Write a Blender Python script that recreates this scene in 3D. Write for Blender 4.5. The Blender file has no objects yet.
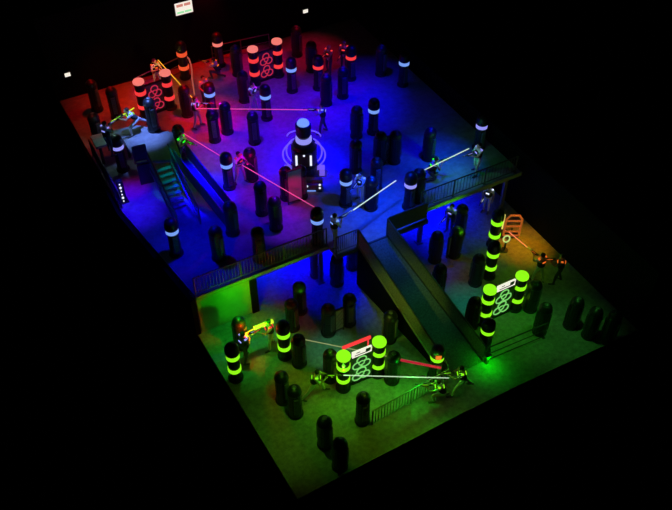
import bpy, bmesh, math, random
import numpy as np
from mathutils import Vector, Matrix
random.seed(4)
S = bpy.context.scene
COL = S.collection
# ------------------------------------------------------------------ camera
F = 800.; EL = math.radians(46); PH = math.radians(28.5); CH = 26.
fx, fy = math.sin(PH), math.cos(PH)
def P(px, py, z=0.):
    """point of the arena at height z seen at a pixel of the photograph"""
    u = (px-336)/F; v = (py-255)/F
    dz = -(math.sin(EL)+v*math.cos(EL)); dh = math.cos(EL)-v*math.sin(EL)
    t = (z-CH)/dz
    return Vector(((fx*dh+fy*u)*t, (fy*dh-fx*u)*t, z))
cam = bpy.data.cameras.new('camera'); co = bpy.data.objects.new('camera', cam); COL.objects.link(co)
co.location = (0, 0, CH)
fwd = Vector((fx*math.cos(EL), fy*math.cos(EL), -math.sin(EL)))
co.rotation_euler = fwd.to_track_quat('-Z', 'Y').to_euler()
cam.sensor_width = 36; cam.lens = F/672*36; cam.clip_end = 200
S.camera = co
S.view_settings.view_transform = 'Standard'; S.view_settings.look = 'None'
S.view_settings.exposure = 0; S.view_settings.gamma = 1
w = bpy.data.worlds.new('world'); S.world = w; w.use_nodes = True
w.node_tree.nodes['Background'].inputs[0].default_value = (0, 0, 0, 1)
H = 2.3
# ------------------------------------------------------------------ materials
def mat(name, col, rough=.6, spec=.3, noise=0, scale=6, metal=0, bump=0):
    m = bpy.data.materials.new(name); m.use_nodes = True
    nt = m.node_tree; b = nt.nodes['Principled BSDF']
    b.inputs['Base Color'].default_value = (*col, 1); b.inputs['Roughness'].default_value = rough
    b.inputs['Specular IOR Level'].default_value = spec; b.inputs['Metallic'].default_value = metal
    if noise or bump:
        tc = nt.nodes.new('ShaderNodeTexCoord'); n = nt.nodes.new('ShaderNodeTexNoise')
        n.inputs['Scale'].default_value = scale; n.inputs['Detail'].default_value = 6; n.inputs['Roughness'].default_value = .7
        nt.links.new(tc.outputs['Object'], n.inputs['Vector'])
        if noise:
            r = nt.nodes.new('ShaderNodeValToRGB')
            r.color_ramp.elements[0].position = .3; r.color_ramp.elements[1].position = .7
            r.color_ramp.elements[0].color = (*[c*(1-noise) for c in col], 1)
            r.color_ramp.elements[1].color = (*[min(1, c*(1+noise)) for c in col], 1)
            nt.links.new(n.outputs['Fac'], r.inputs[0]); nt.links.new(r.outputs[0], b.inputs['Base Color'])
        if bump:
            bp = nt.nodes.new('ShaderNodeBump'); bp.inputs['Strength'].default_value = bump; bp.inputs['Distance'].default_value = .02
            nt.links.new(n.outputs['Fac'], bp.inputs['Height']); nt.links.new(bp.outputs[0], b.inputs['Normal'])
    return m
def emit(name, col, s=1.):
    m = bpy.data.materials.new(name); m.use_nodes = True
    b = m.node_tree.nodes['Principled BSDF']
    b.inputs['Base Color'].default_value = (*[c*.3 for c in col], 1)
    b.inputs['Specular IOR Level'].default_value = .1
    b.inputs['Emission Color'].default_value = (*col, 1); b.inputs['Emission Strength'].default_value = s
    return m
M = dict(
    carpet=mat('carpet', (.34, .34, .34), .9, .1, .35, 5, bump=.3),
    deck=mat('deck_carpet', (.34, .34, .34), .9, .1, .25, 3, bump=.3),
    wall=mat('wall_paint', (.42, .42, .42), .8, .2, .12, 2),
    black=mat('black_wall', (.006, .006, .006), .9, .05, .2, 2),
    rubber=mat('black_rubber', (.012, .012, .014), .42, .5, .3, 9),
    vent=mat('vent_plastic', (.13, .13, .13), .3, .6, .3, 12),
    base=mat('base_rubber', (.02, .02, .02), .5, .4, .2, 8),
    steel=mat('rail_steel', (.16, .16, .16), .4, .5, .15, 6, metal=.3),
    dsteel=mat('dark_rail', (.07, .07, .07), .5, .4, .15, 6),
    panel=mat('panel_sheet', (.13, .13, .13), .6, .3, .25, 8),
    ramp=mat('ramp_tread', (.17, .17, .17), .7, .3, .5, 14, bump=.4),
    fascia=mat('fascia_paint', (.3, .3, .3), .6, .3, .15, 5),
    skin=mat('skin', (.55, .36, .26), .6, .3, .08, 10),
    shirt=mat('grey_shirt', (.7, .7, .7), .85, .1, .12, 12),
    trousers=mat('dark_trousers', (.12, .12, .14), .85, .1, .15, 12),
    palecloth=mat('pale_trousers', (.75, .77, .77), .85, .1, .12, 12),
    hair=mat('brown_hair', (.05, .03, .02), .6, .3, .2, 20),
    white=mat('white_helmet', (.75, .75, .75), .4, .4, .05, 10),
    vest=mat('vest_nylon', (.05, .05, .05), .7, .2, .2, 12),
    shoe=mat('shoe', (.12, .12, .12), .6, .3, .1, 10),
    gun=mat('gun_plastic', (.05, .05, .05), .35, .5, .1, 10),
    eye=mat('eye', (.02, .02, .02), .2, .5),
    tube=emit('curved_tube', (.22, .13, 1), .75),
    olive=mat('panel_mesh', (.22, .22, .2), .7, .2, .5, 16),
    banner=mat('banner_sheet', (.14, .14, .14), .6, .3, .3, 7),
    E_green=emit('green_band', (.30, 1, .01), .95),
    E_blue=emit('blue_band', (.20, .38, 1), .9),
    E_violet=emit('violet_band', (.32, .32, 1), .9),
    E_red=emit('red_band', (1, .045, .05), .95),
    E_orange=emit('orange_band', (1, .10, .03), .8),
    E_cap_red=emit('pale_red_cap', (1, .22, .18), .9),
    E_white=emit('white_lamp', (.8, .85, 1), 1.1),
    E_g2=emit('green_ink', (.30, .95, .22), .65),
    E_g3=emit('bright_green_lamp', (.02, 1, .02), 1.2),
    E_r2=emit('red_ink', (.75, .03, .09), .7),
    E_sign=emit('sign_face', (.92, .86, .74), 1.),
    E_signr=emit('sign_red', (.75, .28, .22), .8),
    E_signg=emit('sign_green', (.35, .85, .42), .9),
    E_signo=emit('orange_tube', (.55, .13, .02), .55),
    E_lens=emit('orange_lens', (1, .18, .02), .8),
    L_white=emit('beam_pale', (.55, .75, .5), 1.), L_yellow=emit('beam_yellow', (1, .5, .03), 1.),
    L_pink=emit('beam_pink', (1, .10, .38), .9), L_ygreen=emit('beam_yellow_green', (.65, .9, .03), 1.),
    L_orange=emit('beam_orange', (1, .25, .12), .9), L_blue=emit('beam_blue', (.35, .6, .9), .9),
    L_dim=emit('beam_dim', (.30, .33, .14), .9), L_red=emit('beam_red', (.7, .02, .05), .6),
)
# ------------------------------------------------------------------ mesh helpers
def box(bm, c, s, rz=0, mtx=None):
    m = Matrix.Translation(c) @ Matrix.Rotation(rz, 4, 'Z') @ Matrix.Diagonal((*s, 1))
    if mtx: m = mtx @ m
    return bmesh.ops.create_cube(bm, size=1, matrix=m)['verts']
def tube(bm, a, b, r, r2=None, n=8):
    a = Vector(a); b = Vector(b); d = b-a
    m = Matrix.Translation((a+b)/2) @ d.to_track_quat('Z', 'Y').to_matrix().to_4x4()
    bmesh.ops.create_cone(bm, cap_ends=True, segments=n, radius1=r, radius2=r if r2 is None else r2, depth=d.length, matrix=m)
def ball(bm, c, s, u=12, v=8, mtx=None):
    m = Matrix.Translation(c) @ Matrix.Diagonal((*s, 1))
    if mtx: m = mtx @ m
    bmesh.ops.create_uvsphere(bm, u_segments=u, v_segments=v, radius=1, matrix=m)
def lathe(bm, prof, n=24, rib=0):
    rings = []
    for r, z in prof:
        rings.append([bm.verts.new(((r-(rib if k % 2 and r > rib*3 else 0))*math.cos(2*math.pi*k/n),
                                    (r-(rib if k % 2 and r > rib*3 else 0))*math.sin(2*math.pi*k/n), z)) for k in range(n)])
    for A, B in zip(rings, rings[1:]):
        for k in range(n):
            bm.faces.new((A[k], A[(k+1) % n], B[(k+1) % n], B[k]))
    bm.faces.new(rings[0][::-1]); bm.faces.new(rings[-1])
def path(bm, pts, r, n=6):
    for a, b in zip(pts, pts[1:]): tube(bm, a, b, r, n=n)
    for p in pts[1:-1]: ball(bm, p, (r, r, r), 6, 4)
def mk(fn, m, smooth=False):
    bm = bmesh.new(); fn(bm)
    bmesh.ops.recalc_face_normals(bm, faces=bm.faces)
    me = bpy.data.meshes.new('m'); bm.to_mesh(me); bm.free()
    me.materials.append(m)
    if smooth: me.polygons.foreach_set('use_smooth', [True]*len(me.polygons))
    return me
def put(name, me, parent=None, loc=None, rz=None, m=None, label=None):
    o = bpy.data.objects.new(name, me); COL.objects.link(o)
    if parent: o.parent = parent
    if loc is not None: o.location = loc
    if rz is not None: o.rotation_euler = (0, 0, rz)
    if m is not None:
        o.material_slots[0].link = 'OBJECT'; o.material_slots[0].material = m
    if label: o['label'] = label
    return o
def tag(o, label, cat, group=None, kind=None):
    o['label'] = label; o['category'] = cat
    if group: o['group'] = group
    if kind: o['kind'] = kind
    return o
def thing(name, loc, label, cat, rz=0, group=None):
    return tag(put(name, None, None, loc, rz), label, cat, group)
def struct(name, me, parent=None, label=None):
    o = put(name, me, parent)
    if parent is None: o['kind'] = 'structure'
    if label: o['label'] = label
    return o
def slab(pts, z0, z1):
    def f(bm):
        a = [bm.verts.new((x, y, z0)) for x, y in pts]; b = [bm.verts.new((x, y, z1)) for x, y in pts]
        n = len(pts)
        bm.faces.new(a[::-1]); bm.faces.new(b)
        for k in range(n): bm.faces.new((a[k], a[(k+1) % n], b[(k+1) % n], b[k]))
    return f
# ------------------------------------------------------------------ setting
YB = 36.3; XR = 20.9
struct('floor', mk(slab([(5.15, 12.3), (12.0, 12.45), (15.0, 12.45), (XR, 12.3), (XR, YB), (3.8, YB), (3.8, 27), (4.8, 20.7)], -.2, 0), M['carpet']))
struct('floor_upper', mk(slab([(5.0, 20.75), (10.9, 20.75), (10.9, 20.1), (15.4, 20.1), (15.4, 20.75), (XR, 20.75), (XR, YB), (3.8, YB), (3.9, 32), (4.0, 26.9)], H-.16, H), M['deck']))
struct('trim_1', mk(lambda bm: (box(bm, (7.95, 20.72, H-.07), (5.9, .1, .2)), box(bm, (18.15, 20.70, H-.07), (5.5, .1, .22))), M['fascia']))
struct('trim_3', mk(lambda bm: box(bm, (13.15, 20.07, H-.09), (4.5, .08, .2)), M['dsteel']))
struct('wall_back', mk(lambda bm: box(bm, (12.3, YB+.1, 3.4), (17.2, .2, 7)), M['black']))
struct('wall_right', mk(lambda bm: box(bm, (XR+.1, 24.4, 1.6), (.2, 24, 3.6)), M['black']))
struct('wall_left', mk(lambda bm: slab([(4.75, 20.75), (4.95, 20.75), (3.98, 27), (3.98, YB), (3.8, YB), (3.8, 27)], 0, H-.17)(bm), M['black']))
struct('wall_front', mk(lambda bm: box(bm, (6.15, 20.86, (H-.17)/2), (2.3, .15, H-.17)), M['wall']))
struct('trim_2', mk(lambda bm: (box(bm, (7.42, 20.86, (H-.17)/2), (.3, .3, H-.17)),), M['black']))
# columns that carry the deck edge
def column(bm):
    box(bm, (0, 0, .04), (.3, .3, .08)); box(bm, (0, 0, (H-.16)/2), (.16, .16, H-.16)); box(bm, (0, 0, H-.2), (.3, .3, .06))
cm = mk(column, M['steel'])
for x, lab in ((15.7, 'slim steel column holding the deck edge just right of the ramp'), (20.3, 'slim steel column under the far right end of the deck edge'),
               (10.6, 'slim steel column under the deck edge left of the ramp landing')):
    tag(put('support_column', cm, None, (x, 20.95, 0)), lab, 'column', 'steel columns under the upper deck')
# ------------------------------------------------------------------ rails
def rail(name, a, b, label, h=.95, step=.13, post=1.9, zoff=0, m='steel', infill='bars', group='guard rails', posts=True, bm_r=.018):
    a = Vector(a); b = Vector(b); d = b-a; L = d.length; u = d/L
    r = thing(name, a, label, 'railing', 0, group)
    up = Vector((0, 0, 1))
    put('top_rail', mk(lambda bm: tube(bm, up*h, d+up*h, .03), M[m]), r)
    put('bottom_rail', mk(lambda bm: tube(bm, up*.1, d+up*.1, .022), M[m]), r)
    n = max(1, round(L/post))
    for k in range(n+1):
        p = d*(k/n)
        put('post', mk(lambda bm: (tube(bm, p, p+up*h, .032), box(bm, p+up*.015, (.12, .12, .03))), M[m]), r)
    if infill == 'bars':
        def bars(bm):
            c = int(L/step)
            for k in range(1, c):
                p = d*(k/c); tube(bm, p+up*.1, p+up*h, bm_r, n=5)
        put('balusters', mk(bars, M[m]), r)
    elif infill == 'panel':
        side = u.cross(up).normalized()*.015
        def pan(bm):
            q = [Vector((0, 0, 0))+up*.12, d+up*.12, d+up*(h-.04), up*(h-.04)]
            A = [bm.verts.new(p+side) for p in q]; B = [bm.verts.new(p-side) for p in q]
            bm.faces.new(A); bm.faces.new(B[::-1])
            for k in range(4): bm.faces.new((A[k], B[k], B[(k+1) % 4], A[(k+1) % 4]))
        put('infill_panel', mk(pan, M['panel']), r)
    elif infill == 'bar':
        put('middle_rail', mk(lambda bm: tube(bm, up*.5, d+up*.5, .02), M[m]), r)
    return r
rail('deck_railing', (5.05, 20.82, H), (10.85, 20.82, H), 'long guard rail of thin upright bars on the deck edge above the green wall')
rail('deck_railing', (10.95, 20.16, H), (11.95, 20.16, H), 'short panelled guard rail at the head of the ramp, left side', step=.1)
rail('deck_railing', (13.45, 20.16, H), (15.35, 20.16, H), 'short panelled guard rail at the head of the ramp, right side', infill='panel')
rail('deck_railing', (15.5, 20.82, H), (20.6, 20.82, H), 'long guard rail on the deck edge right of the ramp', m='dsteel', step=.17, bm_r=.011)
rail('back_railing', (7.44, 34.95, H), (10.2, 35.75, H), 'low rail at the far left of the red zone, behind the red pylon pair', m='steel', infill='bar')
rail('back_railing', (12.0, 35.9, H), (15.2, 35.6, H), 'low rail across the far middle of the red zone', m='steel', infill='bar')
rail('floor_railing', (8.95, 13.64, 0), (12.45, 13.85, 0), 'free-standing barred rail on the green floor at the foot of the ramp', m='fascia')
rail('floor_railing', (14.45, 13.98, 0), (17.2, 13.85, 0), 'open two-bar rail on the green floor running right from the ramp corner', m='dsteel', infill='bar')
# ramp (widens a little towards its foot)
rp = thing('access_ramp', (13.2, 17.1, 0), 'long straight ramp from the upper deck down to the green floor', 'ramp')
RY0, RY1 = 3.0, -3.05
UPV = Vector((0, 0, 1))
EDGE = dict(left=(Vector((-1.2, RY0, H)), Vector((-.66, RY1, .03))), right=(Vector((.12, RY0, H)), Vector((1.08, RY1, .03))))
def prism(bm, q, dz0, dz1):
    """q: quad of points; thick slab between q+dz1 (top) and per-point bottoms dz0"""
    A = [bm.verts.new(p+UPV*dz1) for p in q]; B = [bm.verts.new(b) for b in dz0]
    bm.faces.new(A); bm.faces.new(B[::-1])
    for k in range(4): bm.faces.new((A[k], B[k], B[(k+1) % 4], A[(k+1) % 4]))
(la, lb), (ra, rb_) = EDGE['left'], EDGE['right']
put('ramp_surface', mk(lambda bm: prism(bm, [la, ra, rb_, lb], [la-UPV*.15, ra-UPV*.15, rb_-UPV*.03, lb-UPV*.03], 0), M['ramp']), rp)
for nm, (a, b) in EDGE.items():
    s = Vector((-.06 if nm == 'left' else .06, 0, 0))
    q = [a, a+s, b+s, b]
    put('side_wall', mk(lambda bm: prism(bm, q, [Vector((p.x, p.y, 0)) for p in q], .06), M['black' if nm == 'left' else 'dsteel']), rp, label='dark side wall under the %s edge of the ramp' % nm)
    a = a+s*.5; b = b+s*.5; up = UPV
    put('handrail', mk(lambda bm: path(bm, [a, a+up*.95, b+up*.95, b], .035), M['dsteel']), rp)
    t = Vector((.015, 0, 0)); q2 = [a+t, a-t, b-t, b+t]
    put('side_panel', mk(lambda bm: prism(bm, q2, [p+up*.1 for p in q2], .9), M['olive']), rp, label='mesh side panel of the ramp')
    put('kerb', mk(lambda bm: tube(bm, a+up*.08+s*.6, b+up*.08+s*.6, .035), M['fascia']), rp)
# raised corner platform with stairs
PZ = H+1.2
pl = thing('corner_platform', (0, 0, 0), 'raised corner platform above the blue deck at the far left', 'platform')
put('platform_top', mk(slab([(5.35, 28.2), (5.9, 28.1), (7.2, 27.5), (7.5, 29.6), (6.2, 30.9), (4.1, 31.1), (4.1, 30.15), (5.35, 30.15)], PZ-.12, PZ), M['deck']), pl)
put('front_wall', mk(slab([(5.3, 28.13), (5.95, 28.05), (5.97, 28.13), (5.32, 28.21)], H, PZ-.1), M['dsteel']), pl)
for px, py in ((5.45, 28.35), (5.8, 28.3), (7.05, 27.75), (7.3, 29.4), (4.3, 30.4), (5.5, 30.3)):
    put('leg', mk(lambda bm: tube(bm, (px, py, H), (px, py, PZ-.1), .07), M['dsteel']), pl)
rail('edge_railing', (4.08, 27.1, H), (4.02, 31.2, H), 'barred guard rail along the left edge of the blue deck beside the platform')
rail('platform_railing', (5.3, 28.22, PZ), (5.85, 28.15, PZ), 'panelled guard rail on the front edge of the raised corner platform', infill='panel', h=.9)
st = thing('staircase', (6.3, 26.1, H), 'open staircase with pale treads going down from the raised platform', 'staircase')
NS = 7
for k in range(NS):
    f_ = (k+.5)/NS
    put('tread', mk(lambda bm: box(bm, (.0, 1.75*(1-f_)-.3, 1.12*(1-f_)+.02), (.62, .2, .04)), M['fascia']), st)
for sx, wdt in ((-.55, 0), (.42, 0)):
    def strg(bm):
        a = [(sx, 1.55, 1.2), (sx, -1.6, .1), (sx, -1.6, 0), (sx, 1.55, .95)]
        v = [bm.verts.new((x-.03, y, z)) for x, y, z in a]; q = [bm.verts.new((x+.03, y, z)) for x, y, z in a]
        bm.faces.new(v); bm.faces.new(q[::-1])
        for i in range(4): bm.faces.new((v[i], q[i], q[(i+1) % 4], v[(i+1) % 4]))
    put('stringer', mk(strg, M['steel']), st)
    def sp(bm):
        for k in range(1, 20):
            y = 1.55-3.15*k/20; z = .15+1.05*(1-k/20); tube(bm, (sx, y, z), (sx, y, z+.9), .013, n=5)
    put('balusters', mk(sp, M['steel']), st)
    put('handrail', mk(lambda bm: path(bm, [(sx, 1.55, 2.14), (sx, -1.6, .98), (sx, -1.6, 0)], .03), M['steel']), st)
# narrow slope beside the stairs
a0 = Vector((7.15, 27.5, PZ)); b0 = Vector((7.9, 23.9, H+.03))
sl = thing('narrow_ramp', (0, 0, 0), 'narrow sloping walkway with a panelled side, right of the stairs', 'ramp')
sd = (b0-a0).cross(Vector((0, 0, 1))).normalized()
def quadslab(bm, q, th):
    t = Vector((0, 0, th)); A = [bm.verts.new(p) for p in q]; B = [bm.verts.new(Vector(p)-t) for p in q]
    bm.faces.new(A); bm.faces.new(B[::-1])
    for i in range(4): bm.faces.new((A[i], B[i], B[(i+1) % 4], A[(i+1) % 4]))
put('walkway', mk(lambda bm: quadslab(bm, [a0-sd*.3, b0-sd*.3, b0+sd*.3, a0+sd*.3], .06), M['panel']), sl)
for s in (-1, 1):
    o = sd*.31*s
    put('side_panel', mk(lambda bm: quadslab(bm, [a0+o-sd*.015+Vector((0, 0, .7)), b0+o-sd*.015+Vector((0, 0, .7)), b0+o+sd*.015+Vector((0, 0, .7)), a0+o+sd*.015+Vector((0, 0, .7))], .66), M['panel']), sl)
    put('handrail', mk(lambda bm: path(bm, [a0+o+Vector((0, 0, .74)), b0+o+Vector((0, 0, .74)), b0+o], .03), M['steel']), sl)
# ------------------------------------------------------------------ pylons
def prof_body(r, z0, z1, zs=None):
    return [(r*.98, z0), (r, z0+.03), (r, z1-.02), (r*.97, z1)]
def dome(r, z0, h, n=7):
    return [(r*math.cos(t*math.pi/2/n)+.001, z0+h*math.sin(t*math.pi/2/n)) for t in range(n+1)]
def vents(r, z0, z1, n):
    def f(bm):
        for s in (1, -1):
            box(bm, (0, s*(r-.005), (z0+z1)/2), (.2, .05, z1-z0))
            for k in range(n):
                box(bm, (0, s*(r+.025), z0+(z1-z0)*(k+.5)/n), (.17, .03, (z1-z0)/n*.4))
    return f
R = .27
MA = dict(base=mk(lambda bm: lathe(bm, [(R*1.12, 0), (R*1.12, .07), (R*1.0, .1)]), M['base']),
          body=mk(lambda bm: lathe(bm, prof_body(R, .1, .78)+prof_body(R*.97, .8, 1.4), 28, .012), M['rubber']),
          dome=mk(lambda bm: lathe(bm, [(R, 1.4), (R*1.03, 1.43), (R*1.03, 1.48)]+dome(R, 1.49, .24)), M['rubber'], True),
          vent=mk(vents(R, .35, 1.3, 9), M['vent']),
          cap=mk(lambda bm: lathe(bm, [(.09, 1.71), (.09, 1.745), (.05, 1.76)], 12), M['vent']))
def pylonA(loc, label, rz=0, group='plain black pylons'):
    t = thing('pylon', loc, label, 'pylon', rz, group)
    put('base', MA['base'], t); put('body', MA['body'], t); put('dome', MA['dome'], t); put('vent_panel', MA['vent'], t); put('top_cap', MA['cap'], t)
    return t
RB = .26
MB_ = dict(base=mk(lambda bm: lathe(bm, [(RB*1.15, 0), (RB*1.15, .08), (RB, .12)]), M['base']),
           body=mk(lambda bm: lathe(bm, prof_body(RB*.93, .12, .6)+prof_body(RB*.88, .62, 1.235), 28, .012), M['rubber']),
           band=mk(lambda bm: lathe(bm, [(RB*.92, 1.235), (RB*1.02, 1.25), (RB*1.02, 1.40), (RB*.92, 1.42)]), M['E_blue']),
           head=mk(lambda bm: lathe(bm, [(RB*.95, 1.42), (RB*1.08, 1.46), (RB*1.08, 1.62), (RB*1.02, 1.68)]+dome(RB*1.02, 1.7, .25)), M['rubber'], True),
           vent=mk(vents(RB*.9, .25, 1.1, 7), M['vent']))
def pylonB(loc, label, band='E_blue', rz=0, group='pylons with one glowing band'):
    t = thing('lit_pylon', loc, label, 'pylon', rz, group)
    put('base', MB_['base'], t); put('body', MB_['body'], t); put('light_band', MB_['band'], t, m=M[band]); put('head', MB_['head'], t); put('vent_panel', MB_['vent'], t)
    return t
MC = dict(base=mk(lambda bm: lathe(bm, [(RB*1.15, 0), (RB*1.15, .08), (RB, .12)]), M['base']),
          body=mk(lambda bm: lathe(bm, prof_body(RB*.93, .12, .55)+prof_body(RB*.93, .77, 1.34)+prof_body(RB*.93, 1.57, 1.95), 28, .008), M['rubber']),
          band=mk(lambda bm: lathe(bm, [(RB*.92, -.11), (RB*1.02, -.085), (RB*1.02, .085), (RB*.92, .11)]), M['E_green']),
          cap=mk(lambda bm: lathe(bm, [(RB*1.0, 1.96), (RB*1.06, 1.98), (RB*1.06, 2.05), (RB*.98, 2.09), (RB*.5, 2.11), (.01, 2.115)]), M['E_green'], True),
          head=mk(lambda bm: lathe(bm, [(RB, 1.6), (RB*1.08, 1.63), (RB*1.08, 1.85)]+dome(RB*1.05, 1.86, .28)), M['rubber'], True))
def pylonC(loc, label, band='E_green', cap='E_green', rz=0, group='pylons with two glowing bands'):
    t = thing('base_pylon', loc, label, 'pylon', rz, group)
    put('base', MC['base'], t); put('body', MC['body'], t)
    put('light_band', MC['band'], t, (0, 0, .66), m=M[band]); put('light_band', MC['band'], t, (0, 0, 1.45), m=M[band])
    if cap: put('light_cap', MC['cap'], t, m=M[cap])
    else: put('head', MC['head'], t)
    return t
def atTop(px, ytop, z, h=1.72): return Vector((*P(px, ytop+1.5, z+h).xy, z))
def atBand(px, yb, z, zb): 
    p = P(px, yb, z+zb); return Vector((p.x+fx*.26, p.y+fy*.26, z))
LO = [  # plain pylons on the lower floor: x, top y, label
 (324.5, 417, 'black pylon nearest the bottom corner of the green floor, left of the two'),
 (340, 439, 'lowest black pylon in the scene, just right of its taller-looking neighbour'),
 (281, 372, 'left one of two black pylons left of the lunging player'),
 (294, 386, 'right one of two black pylons left of the lunging player'),
 (363.5, 393, 'black pylon at the left end of the free-standing barred rail'),
 (298, 335, 'black pylon right behind the red-lit two-band pylon under the deck'),
 (299, 282, 'black pylon under the deck edge, behind the vented one'),
 (291, 299, 'vented black pylon under the deck, front of a pair'),
 (328, 304, 'black pylon left of the small pale panel under the deck'),
 (349.5, 294, 'black pylon right of the small pale panel under the deck'),
 (391, 311, 'black pylon tucked against the left wall of the ramp'),
 
 (330, 350, 'black pylon directly behind the left green-capped pylon'),
 (394, 352, 'black pylon directly behind the right green-capped pylon near the ramp'),
 (547, 303, 'black pylon at the right end of the open two-bar rail'),
 (579, 297, 'faint pylon in the dark at the far right, leftmost of three'),
 (598, 307, 'faint pylon in the dark at the far right, middle of three'),
 (617, 311, 'faint pylon in the dark at the far right, rightmost of three'),
 (438, 231, 'black pylon under the deck right of the ramp, left of a pale panel'),
 (458, 226, 'black pylon under the deck right of the ramp, right of a pale panel'),
 (463, 204, 'tall black pylon under the deck edge, right of a dim player'),
 
 (441, 264, 'black pylon against the outside of the ramp rail'),
 
 (480, 254, 'black pylon left of the two-band pylon on the orange floor'),
 (476, 297, 'black pylon hidden behind the front green-capped pylon by the ramp'),
 (316, 246, 'dark pylon under the deck, left of the ramp landing'),
 (337, 254, 'dark pylon directly below the left rail of the ramp landing'),
 
 (537, 280, 'black pylon right of the rear green-capped pylon'),
 (238, 317, 'dark pylon near the green wall behind the dim player'),
 (353, 238, 'dark pylon in the blue light just left of the upper ramp'),
]
for x, y, l in LO: pylonA(atTop(x, y, 0), l, random.choice([.3, .5, .7, -.2]))
UP = [
 (249, 147, 'black pylon right of the pink-lit player on the purple floor'),
 (259.5, 181, 'black pylon on the purple floor, left of a close pair'),
 (274, 196, 'black pylon on the purple floor, right of a close pair'),
 (229, 201, 'black pylon at the bottom of the narrow sloping walkway'),
 (214.5, 226, 'black pylon at the front left of the blue deck'),
 (257, 227, 'black pylon behind the barred deck rail'),
 (372, 176, 'black pylon under the white beam, right of the blue-clad player'),
 (431, 127, 'black pylon at the right of the blue deck, beam crossing its foot'),
 (357, 105, 'upper one of two black pylons in line right of the central totem'),
 (356, 139, 'lower one of two black pylons in line right of the central totem'),
 (381, 131, 'left black pylon of the pair behind the netted panel'),
 (396, 130, 'right black pylon of the pair behind the netted panel'),
 (224, 101, 'black pylon left of centre just below the pink beam'),
 (211, 109, 'black pylon with a red glow below the pink beam'),
 (252, 111, 'black pylon under the middle of the pink beam'),
 (326, 73, 'black pylon above the right end of the pink beam'),
 (285, 166, 'black pylon at the left side of the red banner'),
 (110, 86, 'dim pylon at the far left of the red floor'),
 (90, 79, 'faint dark-red pylon at the outer left corner of the red zone'),
 (296, 25, 'faint tall pylon at the very back of the arena'),
 (311, 40, 'red-lit pylon at the back, right of the faint one'),
 (183, 84, 'dark pylon in front of the red two-band pylon with the light curve'),
 (92, 112, 'blue-lit pylon at the left edge behind the platform'),
 (300, 165, 'short-looking black pylon at the foot of the central totem'),
 (382, 44, 'faint blue pylon against the right end of the back area'),
 (343, 66, 'dark pylon below the two white-helmeted players'),
 (235, 44, 'dim red pylon in the middle of the back area'),
 (377, 157, 'black pylon in the middle of the blue deck near the netted panel'),
 
 (242, 70, 'dark pylon left of the far red-capped pair'),
 (420, 168, 'black pylon right of the violet-banded pylon under the white beam'),
]
for x, y, l in UP: pylonA(atTop(x, y, H), l, random.choice([.3, .5, .7, -.2]))
pylonA(atTop(148, 97, PZ), 'black pylon standing on the raised corner platform')
pylonA(atTop(177, 124, H+.0), 'black pylon at the head of the narrow walkway beside the green-lit player')
BU = [
 (226, 168, 'E_blue', 'lit pylon with a blue-white band left of the pink-lit player'),
 (171, 235, 'E_blue', 'lit pylon with a blue-white band at the left front edge of the blue deck'),
 (317, 224, 'E_blue', 'lit pylon with a blue-white band behind the deck rail near the ramp landing'),
 (346, 185, 'E_blue', 'lit pylon with a blue-white band beside the pale blue player'),
 (411, 188, 'E_violet', 'lit pylon with a violet-white band under the white beam'),
 (374, 113, 'E_blue', 'lit pylon with a blue-white band in the middle right of the blue deck'),
 (265, 99, 'E_blue', 'lit pylon with a blue-white band just above the pink beam, body red'),
 (209, 96.5, 'E_blue', 'lit pylon with a blue-white band at the start of the pink beam'),
 (291, 71.5, 'E_blue', 'lit pylon with a blue-white band right of the far red-capped pair'),
 (404.5, 65.5, 'E_blue', 'lit pylon with a blue-white band at the far right end of the deck'),
 (482.5, 129, 'E_violet', 'lit pylon with a violet-white band in the dark right corner of the deck'),
 (116.5, 150, 'E_violet', 'lit pylon with a violet-white band in front of the raised corner platform'),
 (217, 46, 'E_cap_red', 'lit pylon with a pale red band alone at the back of the red zone'),
 (318, 69, 'E_red', 'lit pylon with a red band left of the white-helmeted players'),
 (351, 59.5, 'E_red', 'lit pylon with a red band right of the white-helmeted players'),
]
for x, y, b, l in BU: pylonB(atBand(x, y, H, 1.32), l, b)
pylonB(Vector((12.2, 14.36, 0)), 'lit pylon with a green band and orange lens at the foot of the ramp', 'E_green')
p0 = atBand(440, 361, 0, 1.32)
lens = [o for o in COL.objects if o.get('label', '').startswith('lit pylon with a green band and orange')][0]
put('lens', mk(lambda bm: box(bm, (-.12, -.22, 1.6), (.22, .08, .2), -.5), M['E_lens']), lens, label='glowing orange lens')
pylonB(Vector((14.66, 14.5, 0)), 'lit pylon with one green band at the ramp corner, below the green-capped pylon', 'E_green')
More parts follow.
